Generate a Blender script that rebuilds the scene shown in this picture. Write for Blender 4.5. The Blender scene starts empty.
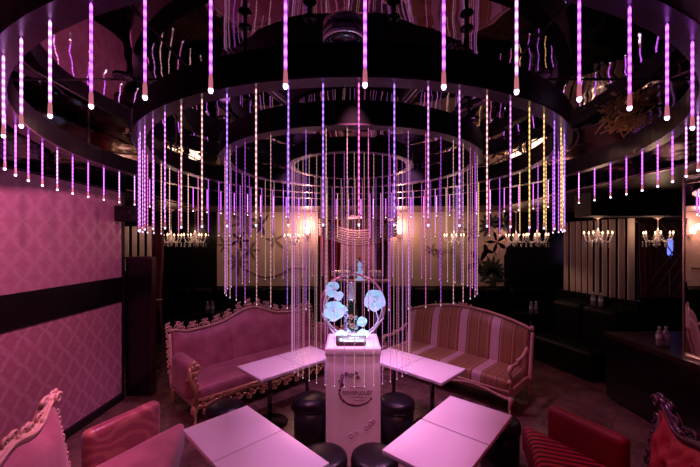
import bpy, math, random
from mathutils import Vector, Matrix, noise
random.seed(7)
PI = math.pi
scene = bpy.context.scene
col = scene.collection

# ---------------------------------------------------------------- camera, world, exposure
cam_d = bpy.data.cameras.new('camera')
cam = bpy.data.objects.new('camera', cam_d); col.objects.link(cam)
cam.location = (0, 0, 2.18); cam.rotation_euler = (PI/2, 0, 0)
cam_d.sensor_width = 36; cam_d.lens = 335/700*36
cam_d.shift_x = 1.5/700; cam_d.shift_y = 8.4/700
cam_d.clip_start = 0.02
scene.camera = cam
vs = scene.view_settings
vs.view_transform = 'Standard'; vs.look = 'None'; vs.gamma = 1; vs.use_curve_mapping = False
vs.exposure = 0.0
w = bpy.data.worlds.new('world'); scene.world = w; w.use_nodes = True
w.node_tree.nodes['Background'].inputs[0].default_value = (0.02, 0.006, 0.012, 1)
w.node_tree.nodes['Background'].inputs[1].default_value = 0.5

HB = 2.96          # underside of the light rings
HC = 3.32          # mirror ceiling
HS = 2.92          # low soffit
CX, CY = 0.024, 3.53

def spot(loc, target, power, color, size=70, blend=0.6, r=0.06):
    d = bpy.data.lights.new('downlight_beam', 'SPOT'); d.energy = power; d.color = color
    d.spot_size = math.radians(size); d.spot_blend = blend; d.shadow_soft_size = r
    o = bpy.data.objects.new('downlight_beam', d); col.objects.link(o)
    o.location = loc
    o.rotation_euler = (Vector(target)-Vector(loc)).to_track_quat('-Z', 'Y').to_euler()
    return o
def area(loc, target, power, color, sx, sy):
    d = bpy.data.lights.new('soft_light', 'AREA'); d.energy = power; d.color = color
    d.shape = 'RECTANGLE'; d.size = sx; d.size_y = sy
    o = bpy.data.objects.new('soft_light', d); col.objects.link(o)
    o.location = loc
    o.rotation_euler = (Vector(target)-Vector(loc)).to_track_quat('-Z', 'Y').to_euler()
    return o
PINK = (1.0, 0.20, 0.42); LILAC = (1.0, 0.37, 0.90); WARM = (1.0, 0.62, 0.42); RED = (1.0, 0.06, 0.16)
# spots added to brighten the room, given downlight housings further down: position, target, power, colour, angle
ADDED_DOWNLIGHTS = [
    ((-1.15, 3.10, HC-.03), (-.80, 2.9, .6), 250, LILAC, 80),
    ((1.15, 3.10, HC-.03), (.90, 2.9, .6), 250, LILAC, 80),
    ((-.55, 4.30, HC-.03), (-1.05, 4.8, .6), 115, LILAC, 88),
    ((.60, 4.30, HC-.03), (1.25, 4.8, .6), 115, LILAC, 88),
    ((-1.25, 1.35, HC-.03), (-1.9, 2.4, .6), 60, PINK, 80),
    ((1.25, 1.35, HC-.03), (1.85, 2.4, .5), 60, RED, 80),
    ((-1.55, 2.30, HC-.03), (-3.15, 2.9, 1.9), 190, (1.0, 0.28, 0.52), 110),
    ((-1.9, 6.95, HS-.03), (-2.0, 8.3, 1.8), 26, WARM, 100),
    ((2.2, 6.95, HS-.03), (2.3, 8.3, 1.8), 26, WARM, 100),
    ((2.9, 5.2, HC-.03), (4.5, 6.0, 2.25), 150, (1.0, .55, .42), 48),
    ((2.4, 4.9, HC-.03), (2.6, 4.4, 0), 22, PINK, 80),
    ((.04, 2.05, HC-.03), (.04, 3.1, .6), 170, (1.0, .32, .52), 34),
    ((.12, 7.75, HS-.03), (.12, 8.7, 1.6), 34, (1.0, .42, .45), 90),
    ((-3.75, 5.7, HS-.03), (-4.0, 6.4, 2.1), 14, WARM, 80),
]
for l in ADDED_DOWNLIGHTS: spot(*l[:5])

# ---------------------------------------------------------------- helpers
class MB:
    def __init__(s): s.v = []; s.f = []; s.sm = []
    def add(s, vs_, fs, smooth=False, M=None):
        n = len(s.v)
        s.v += [(M @ Vector(p)) if M else Vector(p) for p in vs_]
        s.f += [tuple(i+n for i in f) for f in fs]; s.sm += [smooth]*len(fs)
        return s
    def box(s, c, d, rz=0, M=None):
        x, y, z = d[0]/2, d[1]/2, d[2]/2
        T = Matrix.Translation(c) @ Matrix.Rotation(rz, 4, 'Z')
        if M: T = M @ T
        p = [(i*x, j*y, k*z) for i in (-1, 1) for j in (-1, 1) for k in (-1, 1)]
        return s.add(p, [(0,1,3,2),(4,6,7,5),(0,4,5,1),(2,3,7,6),(0,2,6,4),(1,5,7,3)], False, T)
    def rbox(s, c, d, r, seg=3, rz=0, M=None, fn=None, n=6):
        # rounded box: a gridded cube pulled onto a rounded-box surface
        hx, hy, hz = d[0]/2, d[1]/2, d[2]/2
        r = min(r, hx*.999, hy*.999, hz*.999)
        def axis(h):
            inner = h-r
            a = [-h + r*(1-math.cos(k/seg*PI/2)) for k in range(seg)]
            m = max(1, min(n, int(inner*2/.06)+1))
            b = [-inner+2*inner*k/m for k in range(m+1)]
            return a + b + [-t for t in reversed(a)]
        ax = [axis(hx), axis(hy), axis(hz)]
        T = Matrix.Translation(c) @ Matrix.Rotation(rz, 4, 'Z')
        if M: T = M @ T
        H = (hx, hy, hz)
        for a in range(3):
            u, v = (a+1) % 3, (a+2) % 3
            for sg in (-1, 1):
                vs_ = []; nu, nv = len(ax[u]), len(ax[v])
                for i in range(nu):
                    for j in range(nv):
                        p = [0, 0, 0]; p[a] = sg*H[a]; p[u] = ax[u][i]; p[v] = ax[v][j]
                        q = Vector([max(-(H[k]-r), min(H[k]-r, p[k])) for k in range(3)])
                        dd = Vector(p)-q
                        if dd.length > 1e-9: dd = dd.normalized()*r
                        pp = q+dd
                        if fn: pp = fn(pp)
                        vs_.append(pp)
                fs = []
                for i in range(nu-1):
                    for j in range(nv-1):
                        f = (i*nv+j, (i+1)*nv+j, (i+1)*nv+j+1, i*nv+j+1)
                        fs.append(f if sg > 0 else f[::-1])
                s.add(vs_, fs, True, T)
        return s
    def lathe(s, prof, seg=24, c=(0,0,0), M=None, smooth=True):
        T = Matrix.Translation(c)
        if M: T = M @ T
        vs_ = []; fs = []
        for (r, z) in prof:
            for k in range(seg):
                a = 2*PI*k/seg; vs_.append((r*math.cos(a), r*math.sin(a), z))
        for i in range(len(prof)-1):
            for k in range(seg):
                k2 = (k+1) % seg
                fs.append((i*seg+k, i*seg+k2, (i+1)*seg+k2, (i+1)*seg+k))
        if prof[0][0] > 1e-6: fs.append(tuple(reversed(range(seg))))
        if prof[-1][0] > 1e-6: fs.append(tuple((len(prof)-1)*seg+k for k in range(seg)))
        return s.add(vs_, fs, smooth, T)
    def tube(s, pts, rad, seg=8, M=None, closed=False):
        pts = [Vector(p) for p in pts]; n = len(pts)
        rf = rad if callable(rad) else (lambda t: rad)
        vs_ = []; fs = []
        prev = None
        for i, p in enumerate(pts):
            if closed: t = pts[(i+1) % n]-pts[i-1]
            else: t = pts[min(i+1, n-1)]-pts[max(i-1, 0)]
            if t.length < 1e-9: t = Vector((0, 0, 1))
            t.normalize()
            if prev is None:
                a = Vector((0, 0, 1)) if abs(t.z) < .9 else Vector((1, 0, 0))
                nx = t.cross(a).normalized()
            else:
                nx = (prev - t*prev.dot(t))
                nx = nx.normalized() if nx.length > 1e-6 else t.orthogonal().normalized()
            prev = nx; ny = t.cross(nx)
            r = rf(i/(n-1))
            for k in range(seg):
                a = 2*PI*k/seg; vs_.append(p+nx*r*math.cos(a)+ny*r*math.sin(a))
        m = n if closed else n-1
        for i in range(m):
            i2 = (i+1) % n
            for k in range(seg):
                k2 = (k+1) % seg
                fs.append((i*seg+k, i*seg+k2, i2*seg+k2, i2*seg+k))
        if not closed:
            fs.append(tuple(reversed(range(seg)))); fs.append(tuple((n-1)*seg+k for k in range(seg)))
        return s.add(vs_, fs, True, M)
    def ball(s, c, r, seg=10, M=None, sc=(1,1,1), rot=None):
        T = Matrix.Translation(c)
        if rot: T = T @ rot
        T = T @ Matrix.Diagonal((sc[0], sc[1], sc[2], 1))
        if M: T = M @ T
        rg = max(4, seg//2)
        return s.lathe([(r*math.sin(PI*k/rg), -r*math.cos(PI*k/rg)) for k in range(rg+1)], seg, (0,0,0), T)
    def grid(s, fn, nu, nv, M=None, smooth=True):
        vs_ = [fn(i/nu, j/nv) for i in range(nu+1) for j in range(nv+1)]
        fs = [(i*(nv+1)+j, (i+1)*(nv+1)+j, (i+1)*(nv+1)+j+1, i*(nv+1)+j+1) for i in range(nu) for j in range(nv)]
        return s.add(vs_, fs, smooth, M)
    def prism(s, poly, z0, z1, M=None):
        n = len(poly)
        vs_ = [(x, y, z0) for x, y in poly]+[(x, y, z1) for x, y in poly]
        fs = [tuple(reversed(range(n))), tuple(range(n, 2*n))]+[(i, (i+1) % n, (i+1) % n+n, i+n) for i in range(n)]
        return s.add(vs_, fs, False, M)
    def scroll(s, c, size, ax, ay, r=.012, turns=1.3, ph=0, sg=1):
        # a spiral volute in the plane of ax, ay
        c = Vector(c); pts = []
        n = 14
        for i in range(n+1):
            t = i/n; rr = size*(1-.8*t); a = ph+sg*t*turns*2*PI
            pts.append(c+ax*rr*math.cos(a)+ay*rr*math.sin(a))
        s.tube(pts, lambda t: r*(1.15-.5*t), 5)
        return s
    def build(s, name, mat, parent=None):
        me = bpy.data.meshes.new(name); me.from_pydata([tuple(v) for v in s.v], [], s.f)
        me.polygons.foreach_set('use_smooth', s.sm); me.materials.append(mat); me.update()
        o = bpy.data.objects.new(name, me); col.objects.link(o)
        if parent: o.parent = parent
        return o
def tag(o, label=None, cat=None, group=None, kind=None):
    if label: o['label'] = label
    if cat: o['category'] = cat
    if group: o['group'] = group
    if kind: o['kind'] = kind
    return o
def thing(name, label, cat, loc=(0,0,0), rz=0, group=None):
    o = bpy.data.objects.new(name, None); col.objects.link(o); o.empty_display_size = .1
    o.location = loc; o.rotation_euler = (0, 0, rz)
    return tag(o, label, cat, group)
def struct(name, mb, m):
    o = mb.build(name, m); o['kind'] = 'structure'; return o
def copy_tree(o, parent=None):
    c = o.copy(); col.objects.link(c); c.parent = parent
    for ch in list(o.children): copy_tree(ch, c)
    return c
def dup(o, loc, rz=0, label=None, group=None):
    c = copy_tree(o); c.location = loc; c.rotation_euler = (0, 0, rz)
    if label: c['label'] = label
    if group: c['group'] = group
    return c

# ---------------------------------------------------------------- materials
def mat(name, colr, rough=.5, metal=0, coat=0, emis=None, es=0, spec=.5, sheen=0, bump=None, trans=0, ior=1.45):
    m = bpy.data.materials.new(name); m.use_nodes = True
    b = m.node_tree.nodes['Principled BSDF']
    b.inputs['Base Color'].default_value = (*colr, 1); b.inputs['Roughness'].default_value = rough
    b.inputs['Metallic'].default_value = metal; b.inputs['Coat Weight'].default_value = coat
    b.inputs['Specular IOR Level'].default_value = spec; b.inputs['Sheen Weight'].default_value = sheen
    b.inputs['Transmission Weight'].default_value = trans; b.inputs['IOR'].default_value = ior
    if emis: b.inputs['Emission Color'].default_value = (*emis, 1); b.inputs['Emission Strength'].default_value = es
    if bump:
        nt = m.node_tree; t = nt.nodes.new('ShaderNodeTexCoord'); n = nt.nodes.new('ShaderNodeTexNoise')
        n.inputs['Scale'].default_value = bump[0]; n.inputs['Detail'].default_value = 4
        bp = nt.nodes.new('ShaderNodeBump'); bp.inputs['Strength'].default_value = bump[1]; bp.inputs['Distance'].default_value = bump[2] if len(bump) > 2 else .01
        nt.links.new(t.outputs['Object'], n.inputs['Vector']); nt.links.new(n.outputs['Fac'], bp.inputs['Height'])
        nt.links.new(bp.outputs['Normal'], b.inputs['Normal'])
    return m
def nodes(m): return m.node_tree, m.node_tree.nodes['Principled BSDF']
class NB:   # tiny node-expression helper
    def __init__(s, m): s.nt, s.b = nodes(m)
    def math(s, op, a, b=None, c=None):
        n = s.nt.nodes.new('ShaderNodeMath'); n.operation = op
        for i, x in enumerate((a, b, c)):
            if x is None: continue
            if isinstance(x, (int, float)): n.inputs[i].default_value = x
            else: s.nt.links.new(x, n.inputs[i])
        return n.outputs[0]
    def xyz(s, kind='Object'):
        t = s.nt.nodes.new('ShaderNodeTexCoord'); x = s.nt.nodes.new('ShaderNodeSeparateXYZ')
        s.nt.links.new(t.outputs[kind], x.inputs[0]); return x.outputs
    def noise(s, scale, detail=3, kind='Object', vec=None):
        t = s.nt.nodes.new('ShaderNodeTexCoord'); n = s.nt.nodes.new('ShaderNodeTexNoise')
        n.inputs['Scale'].default_value = scale; n.inputs['Detail'].default_value = detail
        s.nt.links.new(vec or t.outputs[kind], n.inputs['Vector']); return n.outputs['Fac']
    def ramp(s, fac, stops, interp='LINEAR'):
        n = s.nt.nodes.new('ShaderNodeValToRGB'); n.color_ramp.interpolation = interp
        e = n.color_ramp.elements
        while len(e) < len(stops): e.new(.5)
        for k, (p, c) in enumerate(stops): e[k].position = p; e[k].color = (*c, 1)
        s.nt.links.new(fac, n.inputs[0]); return n.outputs[0]
    def to(s, out, name): s.nt.links.new(out, s.b.inputs[name])
    def bump(s, h, st=.3, dist=.01):
        n = s.nt.nodes.new('ShaderNodeBump'); n.inputs['Strength'].default_value = st; n.inputs['Distance'].default_value = dist
        s.nt.links.new(h, n.inputs['Height']); s.to(n.outputs[0], 'Normal')

M = {}
M['black'] = mat('black_gloss', (.010, .008, .010), .18, spec=.5)
M['ring_black'] = mat('ring_black', (.004, .003, .005), .28, spec=.4)
M['matte_black'] = mat('matte_black', (.008, .006, .008), .6)
M['dark_wood'] = mat('dark_wood', (.030, .008, .010), .35)
M['leather'] = mat('black_leather', (.007, .005, .008), .34, spec=.35, bump=(60, .15, .003))
M['banquette'] = mat('banquette_leather', (.004, .003, .004), .4, spec=.25)
M['chrome'] = mat('chrome', (.6, .6, .62), .15, 1)
M['dark_chrome'] = mat('dark_chrome', (.15, .13, .15), .2, 1)
M['white_top'] = mat('white_laminate', (.82, .76, .78), .35, spec=.4)
M['top_edge'] = mat('table_edge', (.70, .60, .55), .5)
M['ped_white'] = mat('pedestal_white', (.82, .72, .72), .45)
M['glass'] = mat('clear_glass', (1, 1, 1), .02, trans=1, ior=1.45)
M['plastic'] = mat('bottle_plastic', (.75, .72, .80), .08, spec=.8, trans=.6)
M['bottle_white'] = mat('bottle_label_white', (.85, .85, .9), .4)
M['crystal'] = mat('crystal', (.95, .88, .9), .22, metal=.35, spec=1)
M['cream_frame'] = mat('cream_carved_wood', (.66, .44, .32), .35, spec=.5, bump=(45, .5, .006))
M['gold_frame'] = mat('antique_gold_wood', (.62, .36, .18), .38, metal=.35, bump=(45, .5, .006))
M['dark_frame'] = mat('dark_silver_wood', (.10, .06, .08), .25, metal=.6, bump=(45, .5, .006))
M['bulb'] = mat('warm_bulb', (1, .8, .6), .3, emis=(1, .48, .22), es=8)
M['drape'] = mat('drape_pink', (.62, .35, .38), .7, sheen=.3)
M['red_curtain'] = mat('red_curtain', (.42, .02, .04), .6, sheen=.5)
M['dark_curtain'] = mat('dark_red_curtain', (.10, .01, .02), .7, sheen=.3)
M['slat'] = mat('pale_slat', (.70, .55, .47), .45)
M['print_dark'] = mat('print_dark', (.12, .02, .05), .6)
M['print_grey'] = mat('print_grey', (.36, .18, .24), .6)
M['print_white'] = mat('print_white', (.6, .58, .6), .4)
M['plate'] = mat('name_plate', (.14, .06, .065), .5, spec=.3)
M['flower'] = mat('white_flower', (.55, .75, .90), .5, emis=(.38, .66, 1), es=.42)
M['stem'] = mat('white_stem', (.85, .85, .95), .35)
M['hoop'] = mat('hoop_rose', (.55, .22, .26), .35, metal=.3)
M['bottle_green'] = mat('dark_green_glass', (.01, .025, .012), .06, spec=.9)
M['foil'] = mat('pale_foil', (.75, .68, .75), .3, metal=.5)
M['sprig'] = mat('printed_flower_enamel', (.6, .5, .62), .4)
M['orange'] = mat('orange_enamel', (.40, .14, .10), .4)
M['blue'] = mat('blue_white_glaze', (.35, .42, .75), .2, emis=(.5, .6, 1), es=.5)  # emission puts a blue glow into the figurine's glaze
M['button'] = mat('tuft_button', (.30, .015, .03), .5)
M['cable'] = mat('cable', (.20, .08, .12), .4)
M['gold_foil'] = mat('gold_foil', (.95, .65, .15), .35, metal=.35)
M['trim'] = mat('bright_trim', (.55, .35, .42), .25, metal=.8)

def velvet(name, c1, c2, sc=6, sh=.35):
    m = mat(name, c1, .55, sheen=sh); n = NB(m)
    f = n.noise(sc, 4); n.to(n.ramp(f, [(.35, c1), (.65, c2)]), 'Base Color'); return m
M['rose_velvet'] = velvet('rose_velvet', (.33, .085, .12), (.45, .15, .19))
M['red_velvet'] = velvet('red_velvet', (.24, .004, .014), (.31, .006, .020), 4, 0)
M['red_satin'] = velvet('red_satin', (.17, .003, .009), (.22, .004, .012), 3, 0)
def damask_satin():
    m = mat('damask_satin', (.4, .1, .12), .32, sheen=.3); n = NB(m)
    w_ = n.nt.nodes.new('ShaderNodeTexWave'); w_.wave_type = 'RINGS'; w_.inputs['Scale'].default_value = 3.2
    w_.inputs['Distortion'].default_value = 9; w_.inputs['Detail'].default_value = 1; w_.inputs['Detail Scale'].default_value = 1.6
    t = n.nt.nodes.new('ShaderNodeTexCoord'); n.nt.links.new(t.outputs['Object'], w_.inputs['Vector'])
    n.to(n.ramp(w_.outputs['Fac'], [(.5, (.27, .05, .07)), (.75, (.38, .12, .10))]), 'Base Color'); return m
M['damask_satin'] = damask_satin()
def stripes(name, period, stops, axis=0, rough=.45, sheen=.3):
    m = mat(name, (.5, .3, .2), rough, sheen=sheen); n = NB(m); x = n.xyz()[axis]
    f = n.math('FRACT', n.math('ADD', n.math('DIVIDE', x, period), 50.0))
    n.to(n.ramp(f, stops, 'CONSTANT'), 'Base Color'); return m
TAN = (.33, .17, .065); PALE = (.64, .44, .42); DK = (.20, .04, .03); GO = (.58, .36, .2)
M['stripe_sofa'] = stripes('striped_silk', .50, [(0, PALE), (.25, DK), (.28, GO), (.30, TAN), (.36, DK), (.375, TAN), (.58, DK), (.60, GO), (.62, TAN), (.66, DK), (.68, TAN), (.90, GO), (.92, TAN), (.965, DK)])
M['stripe_seat'] = stripes('striped_red_seat', .062, [(0, (.40, .012, .035)), (.55, (.05, .001, .004))], rough=.7, sheen=0)

def wallpaper():
    m = mat('damask_wallpaper', (.6, .4, .45), .5); n = NB(m); o = n.xyz('Object')
    p, q = .24, .28
    b0 = n.math('MULTIPLY', o[2], PI/q)
    a = n.math('ADD', n.math('MULTIPLY', o[1], PI/p), n.math('MULTIPLY', n.math('SUBTRACT', n.noise(7, 2), .5), .5))
    b = n.math('ADD', b0, n.math('MULTIPLY', n.math('SINE', n.math('MULTIPLY', b0, 4)), .16))
    f = n.math('MINIMUM', n.math('ABSOLUTE', n.math('SINE', n.math('ADD', a, b))), n.math('ABSOLUTE', n.math('SINE', n.math('SUBTRACT', a, b))))
    f2 = n.math('MULTIPLY', n.math('MULTIPLY', n.math('COSINE', n.math('MULTIPLY', a, 6)), n.math('COSINE', n.math('MULTIPLY', b0, 8))), .12)
    nz = n.math('MULTIPLY', n.math('SUBTRACT', n.noise(24, 4), .5), .6)
    s_ = n.math('ADD', n.math('ADD', f, f2), nz)
    up = n.math('MULTIPLY', n.math('GREATER_THAN', o[2], 1.6), .62)   # the upper paper carries a fainter print
    s_ = n.math('ADD', n.math('MULTIPLY', s_, n.math('SUBTRACT', 1.0, up)), n.math('MULTIPLY', up, .22))
    c = n.ramp(s_, [(.08, (.56, .29, .40)), (.30, (.49, .225, .315)), (.60, (.43, .175, .25)), (.95, (.48, .21, .29))])
    n.to(c, 'Base Color'); n.to(n.ramp(s_, [(.2, (.32,)*3), (.4, (.6,)*3)]), 'Roughness'); return m
M['wallpaper'] = wallpaper()
def floor_mat():
    m = mat('floor_tiles', (.1, .05, .05), .3); n = NB(m); o = n.xyz('Object')
    fx = n.math('FRACT', n.math('ADD', n.math('DIVIDE', n.math('ADD', o[0], o[1]), .85), 50)); fy = n.math('FRACT', n.math('ADD', n.math('DIVIDE', n.math('SUBTRACT', o[0], o[1]), .85), 50))
    j = n.math('MINIMUM', n.math('MINIMUM', fx, fy), .02)
    c = n.ramp(n.noise(3.5, 5), [(.35, (.10, .055, .050)), (.65, (.19, .105, .09))])
    mx = n.nt.nodes.new('ShaderNodeMix'); mx.data_type = 'RGBA'; mx.inputs[6].default_value = (.03, .015, .015, 1)
    n.nt.links.new(n.math('MULTIPLY', j, 50), mx.inputs[0]); n.nt.links.new(c, mx.inputs[7]); n.to(mx.outputs[2], 'Base Color')
    n.to(n.ramp(n.noise(5, 3), [(.3, (.16,)*3), (.7, (.34,)*3)]), 'Roughness'); return m
M['floor'] = floor_mat()
def mirror_ceiling():
    m = mat('mirror_ceiling', (.40, .33, .38), .03, 1); n = NB(m)
    h = n.math('ADD', n.noise(1.1, 1), n.math('MULTIPLY', n.noise(4.0, 1), .10)); n.bump(h, .5, .06); return m
M['mirror_ceiling'] = mirror_ceiling()
M['mirror'] = mat('wall_mirror', (.75, .72, .74), .01, 1)
M['dark_mirror'] = mat('dark_mirror', (.14, .12, .13), .06, 1)
M['soffit'] = mat('soffit_brown', (.060, .028, .026), .35)
M['cream_wall'] = mat('cream_wall', (.60, .44, .36), .6)
M['wall_black'] = mat('black_panel', (.006, .004, .006), .25)
M['wall_room'] = mat('dark_red_wall', (.035, .008, .012), .6)
M['mural_dark'] = mat('mural_green_black', (.035, .045, .035), .6)
M['mural_pale'] = mat('mural_pale_petal', (.66, .42, .42), .6)
M['mural_grey'] = mat('mural_grey', (.22, .14, .12), .6)

def led(name, c, base, amp, dots=62.0):
    m = mat(name, (.3, .2, .3), .3); n = NB(m); z = n.xyz()[2]
    wv = n.math('POWER', n.math('ABSOLUTE', n.math('SINE', n.math('MULTIPLY', z, PI*dots/2))), 2.0)
    st = n.math('ADD', n.math('MULTIPLY', wv, amp), base)
    n.b.inputs['Emission Color'].default_value = (*c, 1); n.to(st, 'Emission Strength'); return m
C_P = (.66, .12, 1.0); C_K = (1.0, .16, .62); C_V = (.48, .20, 1.0); C_W = (1.0, .50, .52); C_Y = (1.0, .60, .20); C_L = (.85, .30, .95)

# ---------------------------------------------------------------- the room
struct('floor', MB().box((.5, 3.5, -.05), (14, 12.4, .1)), M['floor'])
struct('ceiling', MB().box((0, 2.35, HC+.05), (6.6, 9.3, .1)), M['mirror_ceiling'])
# risers of the ceiling recess
mb = MB(); mb.box((-3.3, 2.35, (HS+HC)/2), (.04, 9.2, HC-HS)); struct('trim_1', mb, M['dark_mirror'])
mb = MB(); mb.box((3.24, 2.35, (HS+HC)/2+.0), (.04, 9.2, HC-HS)); struct('trim_2', mb, M['dark_mirror'])
mb = MB(); mb.box((0, 6.85, (HS+HC)/2), (6.6, .04, HC-HS)); struct('trim_3', mb, M['dark_mirror'])
# bright beads along the lower edge of the recess
mb = MB(); mb.box((3.20, 2.35, HS-.005), (.03, 9.2, .022)); struct('trim_4', mb, M['trim'])
mb = MB(); mb.box((-3.13, 2.35, HS-.005), (.03, 9.2, .022)); struct('trim_5', mb, M['trim'])
mb = MB(); mb.box((0, 6.80, HS-.005), (6.3, .03, .022)); struct('trim_6', mb, M['trim'])
# low soffits around the recess
mb = MB(); mb.box((-5.0, 3.4, HS+.05), (3.35, 12, .1)); mb.box((5.3, 3.4, HS+.05), (4.1, 12, .1)); mb.box((0, 8.1, HS+.05), (6.6, 2.4, .1))
struct('ceiling_low', mb, M['soffit'])
# left wall: papered panels above and below a black band
WX = -3.15
mb = MB(); mb.box((WX-.06, 1.75, 1.43), (.12, 5.8, 2.86)); struct('wall_left', mb, M['wallpaper'])
mb = MB(); mb.box((WX+.008, 1.75, 1.525), (.016, 5.8, .34)); struct('trim_7', mb, M['wall_black'])
mb = MB(); mb.box((WX+.012, 1.75, 2.895), (.10, 5.8, .05)); struct('trim_8', mb, M['dark_mirror'])
mb = MB(); mb.box((WX+.02, 1.75, .045), (.04, 5.8, .09)); struct('baseboard_left', mb, M['matte_black'])
mb = MB(); mb.box((WX-.06, 4.68, 1.43), (.13, .06, 2.86)); struct('trim_9', mb, M['matte_black'])
# outer walls
mb = MB(); mb.box((-6.2, 3.4, 1.6), (.1, 12, 3.4)); struct('wall_far_left', mb, M['wall_room'])
mb = MB(); mb.box((7.2, 3.4, 1.6), (.1, 12, 3.4)); struct('wall_right', mb, M['wall_room'])
mb = MB(); mb.box((.5, -1.6, 1.6), (13.4, .1, 3.4)); struct('wall_front', mb, M['wall_room'])
BY = 8.3
def bx(px): return (px-348.5)/335*BY
mb = MB(); mb.box((.5, BY+.55, 1.6), (13.4, .1, 3.4)); struct('wall_alcove', mb, M['wall_room'])
def wall_piece(name, p0, p1, z0, z1, m, d=.06):
    x0, x1 = bx(p0), bx(p1); mb = MB(); mb.box(((x0+x1)/2, BY+d/2, (z0+z1)/2), (x1-x0, d, z1-z0)); return struct(name, mb, m)
wall_piece('wall_back_left', 217, 318, 0, HS, M['cream_wall'])
wall_piece('wall_back_right', 388, 504, 0, HS, M['cream_wall'])
wall_piece('wall_back_dark_left', 150, 217, 0, HS, M['wall_black'])
wall_piece('wall_back_dark_right', 504, 640, 0, HS, M['wall_black'])
wall_piece('trim_10', 217, 318, 0, 1.09, M['wall_black'], .02).location.y = -.03
wall_piece('trim_11', 388, 504, 0, 1.09, M['wall_black'], .02).location.y = -.03
wall_piece('wall_center', 318, 388, 0, HS, M['drape']).location.y = .35
# black beam on the right
mb = MB(); mb.prism([(3.55, 0), (7.1, 0), (7.1, .36), (3.55, .36)], -.0, .35); o = struct('trim_12', mb, M['matte_black']); o.location = (0, 4.9, 2.56)
# ceiling seams
for k, x in enumerate((-2.1, -1.05, 1.05, 2.1)):
    struct('trim_%d' % (13+k), MB().box((x, 2.35, HC-.003), (.012, 9.2, .006)), M['matte_black'])
for k, y in enumerate((.9, 2.35, 5.0)):
    struct('trim_%d' % (17+k), MB().box((0, y, HC-.003), (6.4, .012, .006)), M['matte_black'])

# ---------------------------------------------------------------- light rings
RINGS = {'outermost': 2.586, 'second': 1.895, 'third': 1.246, 'innermost': .614}
RW, RH = .09, .17
def arc_box(R0, R1, z0, z1, seg=128):
    prof = [(R0, z0), (R1, z0), (R1, z1), (R0, z1), (R0, z0)]
    mb = MB(); vs_ = []; fs = []
    for (r, z) in prof[:4]:
        for k in range(seg): a = 2*PI*k/seg; vs_.append((r*math.cos(a), r*math.sin(a), z))
    for i in range(4):
        j = (i+1) % 4
        for k in range(seg):
            k2 = (k+1) % seg; fs.append((i*seg+k, j*seg+k, j*seg+k2, i*seg+k2)[::-1])
    mb.add(vs_, fs, False); return mb
ORD = {'outermost': 'widest black light ring hanging from the mirrored ceiling',
       'second': 'large black light ring with yellow and purple tubes, just inside the widest ring',
       'third': 'mid-sized black light ring, third from the outside',
       'innermost': 'smallest black light ring hanging right over the champagne display'}
M['ring_under'] = mat('ring_underside', (.055, .025, .05), .25, spec=.6)  # black underside with the tubes' purple light put into its colour
for nm, R in RINGS.items():
    t = thing('light_ring', ORD[nm], 'ring light fixture', (CX, CY, HB), 0, 'concentric black light rings')
    w_ = RW*(1 if R > 1 else .7)
    arc_box(R-w_/2, R+w_/2, .012, RH if R > 1 else .13).build('fascia', M['ring_black'], t)
    arc_box(R-w_/2-.004, R+w_/2+.004, 0, .012).build('underside', M['ring_under'], t)
    na = 8 if R > 1 else 4
    for k in range(na):
        a = math.radians(-90 + 10.6/2 + k*360/na) if nm != 'second' else math.radians([-96.5, -84, -107, -72, 0, 180, 60, 120][k])
        x, y = R*math.cos(a), R*math.sin(a)
        rod = MB().lathe([(.010, .10), (.010, HC-HB)], 10, (x, y, 0)).build('suspension_rod', M['matte_black'], t)
        MB().lathe([(.012, HC-HB-.05), (.032, HC-HB-.046), (.034, HC-HB-.036), (.012, HC-HB-.03)], 16, (x, y, 0)).build('rod_collar', M['ring_black'], rod)

# ---------------------------------------------------------------- LED tubes
def make_tube(R, length, rad, c, tipc, s_base, s_amp, nm, label, group, drop):
    t = thing('led_tube', label, 'light tube', (0,0,0), 0, group)
    m = led('led_'+nm, c, s_base, s_amp)
    MB().lathe([(rad*.55, 0), (rad, -.008), (rad, -length+drop)], 6).build('lit_tube', m, t)
    me = mat('led_cap_'+nm, (.5, .2, .3), .2, emis=tipc, es=s_base*.35+.15)
    MB().lathe([(rad*1.05, -length+drop), (rad*1.3, -length+drop-.010), (rad*1.5, -length+.014)], 8).build('end_cap', me, t)
    mt = mat('led_tip_'+nm, (.9, .8, 1), .2, emis=(.85, .62, 1), es=s_base*s_base*5+.5)
    MB().lathe([(rad*1.4, -length+.015), (rad*1.6, -length+.009), (rad*1.0, -length+.002), (0, -length)], 8).build('glowing_tip', mt, t)
    return t
SPEC = {  # ring: count, phase, length, radius, colour cycle, strength base/amp, drop
    'outermost': (72, .5, HB-2.18-.433, .0046, 'PPLPPLPPKPLPPPLPPLPPLP', 1.0, 3.2, .055),
    'second': (68, .8, HB-2.18-.075, .0036, 'KYPWLPKVVPLWPYLVP', .55, 1.7, .045),
    'third': (54, -1.5, HB-2.18+.475, .0023, 'WPKWVPWKLPVWP', .35, .7, .04),
    'innermost': (44, 2.5, HB-2.18+1.27, .0018, 'WLKWWPLWKW', .35, .55, .035)}
CN = {'P': ('purple', C_P, (1, .25, .35)), 'K': ('pink', C_K, (1, .3, .35)), 'V': ('violet-blue', C_V, (.9, .3, .6)), 'W': ('whitish pink', C_W, (1, .5, .4)),
      'Y': ('yellow', C_Y, (1, .5, .2)), 'L': ('lilac', C_L, (1, .3, .35))}
RTXT = {'outermost': 'short %s LED tube hanging from the %s of the widest black ring',
        'second': '%s LED tube hanging from the %s of the second widest black ring',
        'third': 'long thin %s LED tube hanging from the %s of the third black ring',
        'innermost': 'longest thin %s LED tube hanging from the %s of the smallest ring'}
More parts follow.
